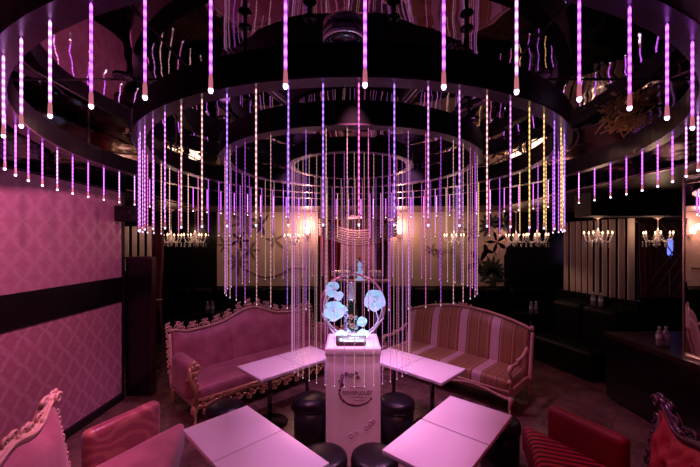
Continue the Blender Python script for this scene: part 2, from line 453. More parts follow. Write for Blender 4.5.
for nm, (N, ph, L, rad, cyc, sb, sa, drop) in SPEC.items():
    R = RINGS[nm]; protos = {}
    for k in range(N):
        a = ph+k*360/N
        if a > 180: a -= 360
        x = CX+R*math.sin(math.radians(a)); y = CY-R*math.cos(math.radians(a))
        ch = cyc[(k*7+3*(k//5)) % len(cyc)]
        if nm == 'second': # yellow ones gather on the right as in the room
            if 22 < a < 100 and k % 3 == 0: ch = 'Y'
            elif ch == 'Y' and a < 0 and k % 2: ch = 'W'
        half = 'near side' if abs(a) < 60 else ('far side' if abs(a) > 120 else ('left side' if a < 0 else 'right side'))
        if nm == 'outermost' and ch == 'Y': half2 = half
        lab = (RTXT[nm] % (CN[ch][0], half)).strip()
        grp = 'LED tubes on the %s ring' % nm
        if ch not in protos:
            o = make_tube(R, L, rad, CN[ch][1], CN[ch][2], sb, sa, nm+'_'+ch, lab, grp, drop); protos[ch] = o
        else: o = copy_tree(protos[ch])
        o['label'] = lab; o.location = (x, y, HB)

# ---------------------------------------------------------------- housings of the added downlights, ceiling lamps
for i, l in enumerate(ADDED_DOWNLIGHTS):
    labs = ['recessed downlight in the mirror ceiling above the left pair of near tables', 'recessed downlight in the mirror ceiling above the right pair of near tables',
            'recessed downlight in the ceiling before the rose sofa', 'recessed downlight in the ceiling before the striped sofa',
            'recessed downlight above the rose armchair by the wallpaper', 'recessed downlight above the red tufted armchair', 'recessed downlight aimed at the damask wallpaper',
            'recessed downlight in the low ceiling before the left cream wall', 'recessed downlight in the low ceiling before the right cream wall', 'downlight aimed at the pale slatted screen on the right', 'downlight over the bare floor right of the striped sofa', 'small downlight beside the round lamp, aimed at the pedestal', 'downlight in the low ceiling before the centre doorway', 'downlight above the narrow slats behind the dark partition']
    t = thing('downlight', labs[i], 'downlight', (l[0][0], l[0][1], l[0][2]+.03), 0, 'ceiling downlights')
    MB().lathe([(.045, 0), (.058, -.002), (.060, -.010), (.050, -.014), (.040, -.004)], 20).build('rim', M['dark_chrome'], t)
t = thing('ceiling_lamp', 'round ceiling lamp with a silver rim and dark blue lens above the rings', 'ceiling lamp', (-.02, 1.84, HC))
MB().lathe([(.115, 0), (.125, -.012), (.122, -.045), (.100, -.052), (.092, -.03)], 36).build('rim', M['chrome'], t)
MB().lathe([(.095, -.01), (.092, -.034), (.05, -.040), (0, -.042)], 30).build('lens', mat('blue_lens', (.01, .012, .03), .08, spec=1), t)
t = thing('ceiling_lamp', 'round white ceiling lamp in the low ceiling at the right edge', 'ceiling lamp', (5.1, 4.9-.25, HS))
MB().lathe([(.13, 0), (.15, -.01), (.14, -.03), (.09, -.035)], 28).build('rim', M['cream_wall'], t)
MB().lathe([(.07, -.01), (.07, -.033), (0, -.036)], 20).build('lens', mat('lamp_lens_white', (.9, .8, .8), .3, emis=(1, .6, .5), es=2.5), t)

# ---------------------------------------------------------------- sofas
def crest_rose(u): return .93+.17*math.exp(-(u/.30)**2)+.06*math.exp(-((abs(u)-.97)/.10)**2)+.05*(1-u*u)
def crest_stripe(u): return .95+.20*(math.cos(u*PI/2)**.8 if abs(u) < 1 else 0)
def make_sofa(name, label, cat, W, D, crest, fab_back, fab_seat, fab_arm, frame, gold, style, loc, rz, flare=0, tuft=False, arm_h=.64):
    t = thing(name, label, cat, loc, rz)
    X = Vector((1, 0, 0)); Y = Vector((0, 1, 0)); Z = Vector((0, 0, 1))
    fl = math.tan(flare)
    hw = W/2
    sh = .38 if flare == 0 else .45
    lean = .12
    def bw(z): return hw-.05
    # backrest: closed padded slab under the crest
    nu, nv = (56, 26) if tuft else (40, 12)
    zb = .30
    tp = []
    if tuft:
        for r in range(5):
            for c in range(7):
                uu = -.9+1.8*(c+.5*(r % 2))/6.5; tp.append((uu, .2+r*.17))
    def bulge(u, v):
        b = .07*(1-abs(2*u-1)**6)*(1-abs(2*v-1)**6)
        if tuft:
            xx = (2*u-1)
            for (a, c) in tp:
                d2 = ((xx-a)*hw)**2+((v-c)*.65)**2
                b -= .05*math.exp(-d2/.0020)
        return b
    def front(u, v):
        uu = 2*u-1; x = uu*bw(0); h = crest(uu)-.05; z = zb+(h-zb)*v
        return Vector((x, -.10-bulge(u, v)+lean*v, z))
    def back(u, v):
        uu = 2*u-1; x = uu*bw(0); h = crest(uu)-.05; z = zb+(h-zb)*v
        return Vector((x, -.02+lean*v, z))
    mb = MB(); mb.grid(front, nu, nv); mb.grid(lambda u, v: back(1-u, v), nu, nv)
    mb.grid(lambda u, v: front(u, 1).lerp(back(u, 1), v), nu, 1); mb.grid(lambda u, v: front(u, 0).lerp(back(u, 0), 1-v), nu, 1)
    mb.grid(lambda u, v: front(0, v).lerp(back(0, v), 1-u), 1, nv); mb.grid(lambda u, v: front(1, v).lerp(back(1, v), u), 1, nv)
    bk = mb.build('backrest', fab_back, t)
    if tuft:
        for (a, c) in tp:
            if abs(a) < .95 and c < .93:
                p = front((a+1)/2, c); MB().ball(p+Vector((0, -.004, 0)), .012, 8).build('tuft_button', M['button'], bk)
    elif style == 'rose':
        for sx in (-.33, .33):
            pts = [front((sx+1)/2, v/12)+Vector((0, -.003, 0)) for v in range(13)]
            MB().tube(pts, .004, 5).build('seam', fab_back, bk)
    # crest frame
    n = 60
    path = []
    for i in range(n+1):
        u = -1+2*i/n; path.append(Vector((u*(hw-.02), -.06+lean, crest(u)-.03)))
    side = lambda s: [Vector((s*(hw-.02), -.06+lean*(k/8), .22+(crest(s)-.06-.22)*k/8)) for k in range(9)]
    mb = MB(); mb.tube(path, lambda q: .036 if style in ('arm', 'dark') else .026, 8)
    mb.tube([p+Vector((0, -.035, .012)) for p in path], .012, 6)
    for s in (-1, 1): mb.tube(side(s), lambda q: .032-.006*q, 8)
    if style in ('rose', 'arm', 'dark'):
        m_ = max(6, int(W/.085))
        for i in range(m_+1):
            u = -1+2*i/m_; p = Vector((u*(hw-.02), -.07+lean, crest(u)+.012)); s = 1 if i % 2 else -1
            rs = random.uniform(.030, .044)
            mb.scroll(p, rs, X*s, Z, .010, 1.25, PI*.1)
            mb.ball(p+Vector((.04*s, 0, .02)), .018, 6, sc=(1.6, .8, .7), rot=Matrix.Rotation(random.uniform(-1, 1), 4, 'Y'))
            if style == 'rose':
                hgt_ = .045+.03*math.exp(-(u/.3)**2)
                mb.scroll(p+Vector((.03*s, 0, hgt_)), rs*.85, X*-s, Z, .009, 1.2, random.uniform(0, 1))
                mb.ball(p+Vector((.01*s, 0, hgt_+.03)), .015, 6, sc=(1.5, .8, .7), rot=Matrix.Rotation(random.uniform(-1, 1), 4, 'Y'))
            if i % 3 == 0: mb.ball(p+Vector((0, -.02, -.02)), .020, 6, sc=(.8, .7, 1.4))
        for s in (-1, 1):
            for k in range(9):
                z = .45+k*.065; p = Vector((s*(hw+.01), -.08+lean*(z-.3)/.7, z)); mb.scroll(p, .026, Z*(1 if k % 2 else -1), X*s, .009, 1.1)
        if style != 'rose':
            for s in (-1, 1): mb.ball((s*(hw-.03), -.07+lean, crest(s)+.0), .045, 10, sc=(1.2, .9, .8)); mb.ball((s*(hw-.10), -.06+lean, crest(s)+.01), .032, 8, sc=(1.7, .8, .6), rot=Matrix.Rotation(-s*.5, 4, 'Y')); mb.scroll((s*(hw-.03), -.11+lean, crest(s)+.0), .040, X*s, Z, .012, 1.5)
    else:
        for s in (-1, 1):
            mb.lathe([(.026, 0), (.032, .01), (.020, .025), (.030, .045), (.026, .065), (0, .08)], 10, (s*(hw-.02), -.06+lean, crest(s)-.04))
        for s in (-1, 1):
            mb.scroll((s*.05, -.09+lean, crest(0)+.005), .03, X*s, Z, .010, 1.2)
            mb.scroll((s*.13, -.09+lean, crest(.1)+.0), .022, X*s, Z, .009, 1.2)
        mb.ball((0, -.09+lean, crest(0)+.02), .026, 8, sc=(1, .6, 1.3))
    mb.build('back_frame', frame, t)
    # seat
    def flarefn(cy):
        def f(p):
            yy = (-(p.y+cy))/1.0
            q = p.copy(); q.x = p.x*(1+fl*max(0, yy)/hw); q.z = p.z+.02*(1-min(1, (p.x/hw)**2))*(1 if p.z > 0 else 0); return q
        return f
    cy = -(D/2+.02)
    if flare: cy -= .03
    MB().rbox((0, cy, sh-.06-(.04 if flare else 0)), (W-(.02 if flare else .14), D-(.0 if flare else .12), .27 if flare else .19), .07, 4, fn=flarefn(cy), n=24).build('seat_cushion', fab_seat, t)
    # front apron with scrollwork and base board
    mb = MB()
    xf = hw+fl*(D-.05)
    y0 = -(D-.04)
    pts = [Vector((-xf+2*xf*i/30, y0, .22-.035*math.cos(i/30*4*PI)-.0)) for i in range(31)]
    mb.tube(pts, .022, 7)
    mb.tube([Vector((-xf+.03, y0, .275)), Vector((xf-.03, y0, .275))], .018, 6)
    m_ = max(5, int(W/.10))
    if style != 'stripe':
        for i in range(m_+1):
            x = -xf+.06+(2*xf-.12)*i/m_; s = 1 if i % 2 else -1
            mb.scroll((x, y0-.012, .24), .038, X*s, Z, .010, 1.2)
            mb.ball((x+.04, y0-.012, .205-.03*abs(math.sin(i*1.3))), .020, 6, sc=(1.6, .7, .9))
            if style == 'rose':
                mb.scroll((x+.03*s, y0-.008, .165), .042, X*-s, -Z, .012, 1.25)
                if i % 2: mb.scroll((x, y0-.008, .11), .030, X*s, Z, .010, 1.2); mb.ball((x+.03, y0-.01, .10), .022, 6, sc=(1.5, .6, .8))
    else:
        for i in range(5): mb.scroll((-.16+.08*i, y0-.015, .23), .03, X*(1 if i % 2 else -1), Z, .009, 1.2)
    mb.build('apron', gold, t)
    mb = MB(); mb.prism([(-hw+.03, -.04), (-xf+.04, y0+.02), (xf-.04, y0+.02), (hw-.03, -.04)][::-1], .19, .295); mb.build('base_board', M['matte_black'] if style == 'dark' else frame, t)
    # arms
    for s in (-1, 1):
        def ap(q, z): # point along arm q 0..1 back to front
            y = -.10-(D-.14)*q; return Vector((s*(hw-.04+fl*(-y)), y, z))
        if style == 'stripe':
            mb = MB()
            top = [ap(q/10, .60+.10*(1-q/10)**2-.03*math.sin(q/10*PI)) for q in range(11)]
            mb.rbox(top[4]+Vector((0, 0, .012)), (.05, .30, .04), .018, 3)
            mb.build('arm_pad', fab_arm, t)
            mb = MB(); mb.tube(top, .022, 8)
            e = top[-1]
            mb.tube([e, e+Vector((0, -.03, -.03)), e+Vector((0, -.035, -.08)), e+Vector((0, .02, -.14)), e+Vector((0, .03, -.20)), Vector((e.x, e.y+.0, .28))], lambda q: .024+.006*math.sin(q*PI*3), 8)
            mb.scroll(e+Vector((s*.012, .01, -.03)), .035, Y*-1, Z, .013, 1.3)
            mb.ball(e+Vector((0, -.02, -.19)), .034, 8)
            mb.build('arm', frame, t)
        else:
            mb = MB()
            ang = math.atan(fl)*s
            c = ap(.5, .52+.0)+(Vector((0, 0, 0)) if style == 'rose' else Vector((0, .10, 0)))
            T = Matrix.Translation(c) @ Matrix.Rotation(ang, 4, 'Z')
            hgt = arm_h-.28
            mb.rbox((0, -.03, arm_h/2+.14-.52), (.18 if style == 'rose' else .12, (D-.24)/math.cos(ang), hgt), .088 if style == 'rose' else .055, 5, M=T)
            mb.build('arm', fab_arm, t)
            mb = MB(); ex = Vector((0, -1, 0)); e = ap(1.0, arm_h-.06)
            # scroll front of the arm
            if style == 'rose':
                mb.scroll(e+Vector((0, -.045, .0)), .085, X*s, Z, .022, 1.35, PI/2, -1)
                mb.tube([e+Vector((s*.06, -.045, .03)), e+Vector((s*.075, -.05, -.08)), e+Vector((s*.04, -.055, -.17)), e+Vector((0, -.05, -.26)), e+Vector((-s*.01, -.03, -.44))], lambda q: .030-.004*q, 8)
                for k in range(5): mb.ball(e+Vector((s*(.05-.02*k), -.07, .02-.07*k)), .022, 6, sc=(1, .7, 1.5))
                mb.tube([ap(q/8, arm_h-.20-.04*math.sin(q/8*PI))+Vector((s*.065, 0, 0)) for q in range(9)], .018, 6)
            else:
                f_ = ap(1.0, 0); a_ = ap(.0, 0)
                d_ = (f_-a_).normalized(); o_ = Vector((s*d_.y*-1*s, 0, 0))
                mb.tube([ap(q/8, .30)+Vector((s*.05, .10, 0)) for q in range(9)], .016, 6)
                mb.tube([Vector((f_.x, f_.y+.05, z)) for z in (.20, .25, .30)], .024, 7)
            mb.build('arm_frame', gold if style == 'rose' else frame, t)
        for (yy, xx) in ((-.06, hw-.04), (y0+.0, xf-.04)):
            mb = MB(); f = -1 if yy < -.2 else .5
            mb.tube([(s*xx, yy, .22), (s*(xx+.012), yy+f*.03, .16), (s*(xx-.006), yy+f*.02, .09), (s*(xx+.004), yy+f*.035, .04), (s*(xx+.008), yy+f*.05, .02)], lambda q: .034-.022*math.sin(q*PI*.55)+.01*(q > .9), 8)
            mb.build('leg', gold, t)
    return t
R45 = math.radians(45)
make_sofa('sofa', 'rose velvet sofa with an openwork carved crest, behind the left back tables', 'sofa', 2.45, .82, crest_rose,
          M['rose_velvet'], M['rose_velvet'], M['rose_velvet'], M['cream_frame'], M['gold_frame'], 'rose', (-1.55, 5.38, 0), R45, arm_h=.74)
make_sofa('sofa', 'striped silk sofa with a smooth pale wooden frame, behind the right back tables', 'sofa', 2.10, .78, crest_stripe,
          M['stripe_sofa'], M['stripe_sofa'], M['stripe_sofa'], M['cream_frame'], M['cream_frame'], 'stripe', (1.85, 5.46, 0), -R45)
def crest_arm(u): return .99+.11*math.exp(-((abs(u)-.92)/.22)**2)+.05*math.exp(-(u/.3)**2)
AZ = math.radians(108)
make_sofa('armchair', 'rose velvet armchair with pale carved frame and damask satin arms, beside the papered wall', 'armchair', .95, .66, crest_arm,
          M['rose_velvet'], M['rose_velvet'], M['damask_satin'], M['cream_frame'], M['cream_frame'], 'arm', (-1.89, 1.93, 0), AZ, math.radians(46), arm_h=.74)
make_sofa('armchair', 'red button-tufted velvet armchair with striped seat and dark carved frame, at the right edge', 'armchair', .95, .66, crest_arm,
          M['red_velvet'], M['stripe_seat'], M['red_satin'], M['dark_frame'], M['dark_frame'], 'dark', (1.96, 1.88, 0), -AZ, math.radians(46), True, arm_h=.72)

# ---------------------------------------------------------------- tables
TH = .68
def make_table():
    t = thing('cafe_table', 'x', 'table', (0, 0, 0), 0, 'square white tables round the pedestal')
    MB().rbox((0, 0, TH-.018), (.561, .561, .036), .004, 2).build('table_top', M['white_top'], t)
    MB().box((0, 0, TH-.043), (.40, .40, .012)).build('top_bracket', M['matte_black'], t)
    MB().lathe([(.026, .03), (.026, TH-.04)], 16).build('pole', M['dark_chrome'], t)
    MB().lathe([(.21, 0), (.215, .008), (.20, .018), (.06, .028), (.028, .045)], 36).build('base', M['black'], t)
    return t
T45 = math.radians(45)
spots = [((-.93, 2.68), T45, 'white square table before the rose armchair, the farther half of its pair'), ((-.527, 2.277), T45, 'white square table at the front left, the nearer half of its pair'),
         ((1.02, 2.875), math.radians(48.6), 'white square table at the front right, the farther half of its pair'), ((.638, 2.444), math.radians(48.6), 'white square table at the front right, the nearer half of its pair'),
         ((-.95, 4.04), T45, 'white square table in front of the rose sofa, the outer half of its pair'), ((-.547, 4.443), T45, 'white square table behind the pedestal on the rose sofa side'),
         ((.99, 3.96), T45, 'white square table in front of the striped sofa, the outer half of its pair'), ((.587, 4.363), T45, 'white square table behind the pedestal on the striped sofa side')]
tb = make_table()
for i, (p, a, lab) in enumerate(spots):
    o = tb if i == 0 else copy_tree(tb)
    o.location = (p[0], p[1], 0); o.rotation_euler.z = a; o['label'] = lab

# ---------------------------------------------------------------- stools
def make_stool():
    t = thing('drum_stool', 'x', 'stool', (0,0,0), 0, 'black drum stools')
    MB().lathe([(.165, .012), (.18, .03), (.18, .37)], 32).build('body', M['leather'], t)
    MB().lathe([(.178, .372), (.190, .385), (.193, .42), (.185, .455), (.155, .474), (.08, .481), (0, .482)], 32).build('seat_pad', M['leather'], t)
    MB().tube([(.186*math.cos(2*PI*k/32), .186*math.sin(2*PI*k/32), .375) for k in range(32)], .006, 6, closed=True).build('piping', M['leather'], t)
    MB().lathe([(.15, 0), (.15, .014)], 24).build('foot', M['matte_black'], t)
    return t
st = make_stool()
for i, (x, y, lab) in enumerate([(-.20, 2.70, 'black drum stool left of the pedestal foot, in the foreground'), (.21, 2.70, 'black drum stool right of the pedestal foot, in the foreground'),
        (.53, 3.66, 'black drum stool close to the right side of the pedestal'), (-.42, 3.70, 'black drum stool half hidden by the left side of the pedestal'),
        (-1.30, 3.52, 'black drum stool between the rose sofa and the near left table'), 
        (1.46, 3.25, 'black drum stool right of the near right table')]):
    o = st if i == 0 else copy_tree(st); o.location = (x, y, 0); o['label'] = lab

# ---------------------------------------------------------------- pedestal and champagne display
def text_mesh(s, size, name, m, parent, loc, rx=PI/2, shear=0, ext=.0015, width=None):
    c = bpy.data.curves.new(name, 'FONT'); c.body = s; c.size = size; c.align_x = 'CENTER'; c.align_y = 'CENTER'; c.extrude = ext; c.shear = shear
    tmp = bpy.data.objects.new(name, c); col.objects.link(tmp)
    bpy.context.view_layer.update()
    me = bpy.data.meshes.new_from_object(tmp.evaluated_get(bpy.context.evaluated_depsgraph_get()))
    bpy.data.objects.remove(tmp)
    o = bpy.data.objects.new(name, me); col.objects.link(o); me.materials.clear(); me.materials.append(m)
    o.parent = parent; o.location = loc; o.rotation_euler = (rx, 0, 0)
    if width:
        xs = [v.co.x for v in me.vertices]; k = width/(max(xs)-min(xs))
        for v in me.vertices: v.co.x *= k
    return o
PX, PY, PT = .045, 3.51, 1.15
t = thing('display_pedestal', 'tall square white pedestal printed with a champagne crest, under the rings', 'pedestal', (PX, PY, 0))
MB().rbox((0, 0, .54), (.53, .52, 1.08), .006, 2).build('column', M['ped_white'], t)
lid = MB().rbox((0, 0, 1.112), (.545, .535, .066), .006, 2).build('top_rim', M['ped_white'], t)
MB().box((0, 0, PT-.002), (.50, .49, .006)).build('light_panel', mat('light_panel', (.8, .75, .85), .4, emis=(.80, .50, 1.0), es=.55), t)
yf = -.2625
text_mesh('PERRIER-JOUËT', .050, 'brand_lettering', M['print_dark'], t, (.04, yf, .715), width=.285)
text_mesh('CHAMPAGNE', .020, 'small_lettering', M['print_grey'], t, (.035, yf, .770), width=.13)
text_mesh('MAISON FONDÉE EN 1811', .013, 'small_lettering', M['print_grey'], t, (.05, yf, .675), width=.17)
text_mesh('ÉPERNAY FRANCE', .013, 'small_lettering', M['print_grey'], t, (.06, yf, .645), width=.10)
mb = MB()
def el(a, rx=.165, rz=.125, cx=.03, cz=.725): return Vector((cx+rx*math.cos(a), yf, cz+rz*math.sin(a)))
mb.tube([el(math.radians(145+190*k/30)) for k in range(31)], lambda q: .002+.005*math.sin(q*PI), 5)
for k in range(16):
    a = math.radians(150+11*k) if k < 14 else math.radians(150+5*k)
    p = el(a); mb.ball(p, .010, 6, sc=(1.8, .15, .6), rot=Matrix.Rotation(k*1.7, 4, 'Y'))
mb.ball(el(math.radians(330)), .012, 6, sc=(1, .15, 1)); mb.ball(el(math.radians(255)), .016, 6, sc=(2.2, .12, .5))
mb.ball(el(math.radians(262)), .012, 6, sc=(2.4, .12, .4), rot=Matrix.Rotation(.5, 4, 'Y'))
X = Vector((1, 0, 0)); Z = Vector((0, 0, 1))
for (x, z, s_, d) in [(-.10, .87, .030, 1), (-.06, .895, .022, -1), (-.12, .82, .025, -1), (-.02, .88, .026, 1), (.03, .90, .022, -1), (.045, .86, .02, 1), (-.11, .79, .018, 1)]:
    mb.scroll((x, yf, z), s_, X*d, Z, .004, 1.2)
mb.build('crest_print', M['print_dark'], t)
mb = MB()
for (x, z, sc_) in [(.17, .42, 1), (.13, .38, .8), (.20, .45, .7), (-.02, .30, .9), (.03, .33, .7), (-.17, .18, 1.0), (.12, .15, .8)]:
    for k in range(5):
        a = k*2*PI/5; mb.ball((x+.02*sc_*math.cos(a), yf, z+.02*sc_*math.sin(a)), .012*sc_, 6, sc=(1.2, .1, .8), rot=Matrix.Rotation(a, 4, 'Y'))
mb.build('flower_print', mat('print_faint', (.50, .30, .38), .6), t)
# name plate
t = thing('name_plate', 'small dark rose plate with white script on the lit pedestal top', 'sign', (PX-.02, PY-.19, PT+.002))
MB().rbox((0, 0, .055), (.30, .022, .092), .004, 2).build('plate', M['plate'], t)
MB().box((0, 0, .005), (.28, .05, .009)).build('foot', M['plate'], t)
text_mesh('Perrier-Jouët', .052, 'white_script', M['print_white'], t, (.02, -.0125, .045), shear=.3, width=.20)
text_mesh('CHAMPAGNE', .016, 'small_script', M['print_white'], t, (.03, -.0125, .083), width=.09)
MB().scroll((-.105, -.0125, .055), .022, X, Z, .003, 1.2).build('white_emblem', M['print_white'], t)
# hoop with flowers
HZ = PT+.36; HR = .335
t = thing('flower_hoop', 'round hoop entwined with white anemone flowers round a champagne bottle', 'display ornament', (PX, PY+.02, PT+.002))
mb = MB(); mb.tube([(HR*math.cos(2*PI*k/72), 0, .352+HR*math.sin(2*PI*k/72)) for k in range(72)], .011, 8, closed=True); mb.build('hoop', M['hoop'], t)
mb = MB(); mb.tube([((HR-.03)*math.cos(a), -.02, .352+(HR-.03)*math.sin(a)) for a in [math.radians(150+220*k/40) for k in range(41)]], .007, 6)
mb.build('inner_hoop', M['stem'], t)
def stem(pts, parent): 
    P = [Vector(p) for p in pts]; out = []
    for i in range(len(P)-1):
        p0 = P[max(0, i-1)]; p1 = P[i]; p2 = P[i+1]; p3 = P[min(len(P)-1, i+2)]
        for k in range(6):
            s = k/6; out.append(.5*((2*p1)+(-p0+p2)*s+(2*p0-5*p1+4*p2-p3)*s*s+(-p0+3*p1-3*p2+p3)*s**3))
    out.append(P[-1]); MB().tube(out, .007, 6).build('stem', M['stem'], parent)
stem([(-.12, -.03, .03), (-.24, -.03, .13), (-.285, -.03, .28), (-.27, -.03, .40), (-.22, -.03, .48)], t)
stem([(-.10, -.04, .02), (-.20, -.04, .08), (-.25, -.04, .18), (-.20, -.04, .25)], t)
stem([(.08, -.03, .03), (.18, -.03, .08), (.26, -.03, .17), (.255, -.03, .27), (.22, -.03, .33)], t)
stem([(.26, -.03, .17), (.29, -.02, .20), (.325, -.01, .23)], t)
stem([(-.265, -.03, .20), (-.30, -.02, .24), (-.325, -.01, .28)], t)
def anemone(cx, cz, r, parent, y=-.05, n=5, ph=0):
    mb = MB()
    for k, a in enumerate(ph):
        def pet(u, v):
            s = (v*.98+.02); wdt = math.sin(PI*min(1, (.10+.82*s)))**.5*.66*r
            px = (2*u-1)*wdt; pr = s*r*(1-.12*(2*u-1)**2); yy = -.25*r*(s**2)+.10*r*(2*u-1)**2+.006*(k % 2)
            return Vector((cx+pr*math.cos(a)-px*math.sin(a), y+yy-.004*(k % 3), cz+pr*math.sin(a)+px*math.cos(a)))
        def petb(u, v): return pet(1-u, v)+Vector((0, .004, 0))
        mb.grid(pet, 8, 8); mb.grid(petb, 8, 8)
    o = mb.build('flower', M['flower'], parent)
    MB().ball((cx, y-.012, cz), r*.16, 8, sc=(1, .6, 1)).build('flower_centre', M['stem'], o)
H3 = (math.radians(62), math.radians(118), math.radians(200), math.radians(270), math.radians(340))
anemone(-.205, .535, .085, t, ph=[math.radians(75), math.radians(115), math.radians(200), math.radians(250)]); anemone(-.15, .475, .055, t, ph=[.3, 3.0, 4.7], y=-.065)
anemone(-.195, .315, .110, t, ph=[math.radians(55), math.radians(140), math.radians(200), math.radians(265), math.radians(340)]); anemone(-.105, .33, .045, t, ph=[.1, 1.6, 5.0])
anemone(.225, .425, .115, t, ph=H3, y=-.06); anemone(.095, .20, .055, t, ph=[.4, 1.7, 3.5, 5]); anemone(-.12, .065, .065, t, ph=[.6, 1.6, 2.6], y=-.10); anemone(.10, .075, .065, t, ph=[.6, 1.6, 2.6], y=-.10); anemone(.02, .05, .05, t, ph=[.8, 2.4], y=-.13)
# bottle
t = thing('champagne_bottle', 'large dark champagne bottle with pale foil neck and painted flowers inside the hoop', 'bottle', (PX-.015, PY+.03, PT+.004))
MB().lathe([(.0, .012), (.062, 0), (.072, .02), (.074, .22), (.068, .29), (.045, .37), (.028, .43)], 28).build('glass_body', M['bottle_green'], t)
MB().lathe([(.033, .405), (.029, .45), (.024, .52), (.023, .57), (.027, .575), (.027, .592), (.020, .605), (0, .608)], 20).build('foil_neck', M['foil'], t)
mb = MB()
def fl5(th, z, r):
    for k in range(5):
        a = k*2*PI/5; thh = th+r*math.cos(a)/.074*.9; zz = z+r*math.sin(a)*.9
        mb.ball((.074*math.sin(thh), -.074*math.cos(thh), zz), r*.62, 6, sc=(1, .35, 1), rot=Matrix.Rotation(thh, 4, 'Z'))
for (a, z, r) in [(-.9, .26, .028), (-1.0, .18, .030), (-.8, .11, .026), (.7, .30-.06, .018), (.9, .14, .02)]:
    mb = MB(); fl5(a, z, r); mb.build('painted_flower', M['sprig'], t)
for (a, z, r) in [(-.05, .25, .020), (.05, .16, .020), (-.35, .20, .014)]:
    mb = MB(); fl5(a, z, r); mb.build('painted_flower', M['orange'], t)['label'] = 'orange painted flower'
mb = MB(); mb.lathe([(.0755, .055), (.0757, .060), (.0757, .09), (.0755, .095)], 28); mb.build('base_label', M['print_grey'], t)
# bare area light added at the pedestal top to brighten the flowers
d = bpy.data.lights.new('display_lamp', 'AREA'); d.energy = 4.5; d.color = (.40, .72, 1); d.size = .26
o = bpy.data.objects.new('display_lamp', d); col.objects.link(o); o.location = (PX, PY-.155, PT+.03); o.rotation_euler = Vector((0, .35, .9)).to_track_quat('-Z', 'Y').to_euler()

# ---------------------------------------------------------------- back of the room
# swag, curtains, counter
t = thing('swag_valance', 'striped pink swagged valance above the centre doorway', 'valance', ((bx(322)+bx(394))/2, BY-.24, 2.75))
hwv = (bx(396)-bx(320))/2
MB().box((0, .03, .075), (2*hwv, .04, .19)).build('header_board', M['drape'], t)
for r in range(7):
    pts = [(-hwv+2*hwv*k/20, -.02-.04*math.sin(PI*k/20), -.02-.06*r-(.30)*math.sin(PI*k/20)*(1-.02*r)) for k in range(21)]
    MB().tube(pts, .030, 8).build('swag_fold', M['drape'] if r % 2 == 0 else M['cream_wall'], t)
def curtain(p0, p1, y, z0, z1, m, lab, cat='curtain', depthscale=1):
    x0, x1 = (p0-348.5)/335*y, (p1-348.5)/335*y
    t = thing('curtain', lab, cat, ((x0+x1)/2, y, z0))
    W = x1-x0
    def f(u, v):
        pinch = 1-.35*math.exp(-((v-.35)/.22)**2)
        return Vector(((u-.5)*W*pinch, .045*math.sin(u*PI*2*max(3, W/.11)), v*(z1-z0)))
    mb = MB(); mb.grid(f, 60, 14); mb.grid(lambda u, v: f(1-u, v)+Vector((0, .006, 0)), 60, 14)
    mb.build('fabric', m, t)
    MB().tube([(-W/2-.02, 0, z1-z0), (W/2+.02, 0, z1-z0)], .014, 8).build('rod', M['dark_chrome'], t)
    MB().tube([(.34*W*math.cos(a), .06*math.sin(a), .35*(z1-z0)) for a in [2*PI*k/20 for k in range(20)]], .014, 6, closed=True).build('tieback', M['cream_frame'], t)
curtain(320, 341, BY-.10, 0, 2.7, M['red_curtain'], 'red curtain hanging at the left of the centre doorway')
curtain(375, 390, BY-.10, 0, 2.7, M['dark_curtain'], 'dark red curtain hanging at the right of the centre doorway')
curtain(149, 164, 7.2, 0, 2.7, M['dark_curtain'], 'dark curtain beyond the black partition at the left')
curtain(640, 656, 6.4, 0, 2.55, M['dark_curtain'], 'dark red curtain behind the trellis at the right')
t = thing('side_counter', 'dark counter set with crystal glasses in the centre doorway', 'counter', (bx(360), BY-.42, 0))
MB().box((0, 0, .62), (1.36, .3, 1.24)).build('body', M['wall_black'], t); MB().box((0, 0, 1.26), (1.40, .34, .04)).build('worktop', M['cream_wall'], t)
t0 = thing('stemmed_glass', 'clear stemmed glass in the row on the doorway counter', 'glass', (0,0,0), 0, 'glasses on the doorway counter')
MB().lathe([(.035, 0), (.035, .004), (.006, .012), (.005, .09), (.03, .12), (.042, .17), (.036, .23)], 12).build('glass', M['crystal'], t0)
k0 = 0
for i in range(11):
    for j in range(2):
        if 4 <= i <= 7: continue
        o = t0 if k0 == 0 else copy_tree(t0); k0 += 1
        o.location = (bx(334)+i*.105+j*.05, BY-.52+j*.14, 1.28)
t = thing('figurine', 'blue and white glazed figurine above the counter in the doorway', 'ornament', (bx(359), BY-.44, 1.28))
MB().lathe([(.09, 0), (.10, .03), (.05, .06), (.07, .14), (.10, .2), (.06, .25), (.03, .3), (.06, .36), (0, .46)], 14).build('body', M['blue'], t)
mb = MB()
for k in range(9):
    a = k*.7; mb.ball((.12*math.cos(a), -.04, .34+.13*math.sin(a)), .04, 8)
mb.build('flower_heads', M['stem'], t)
MB().ball((0, -.05, .52), .035, 8).build('red_blossom', M['orange'], t)
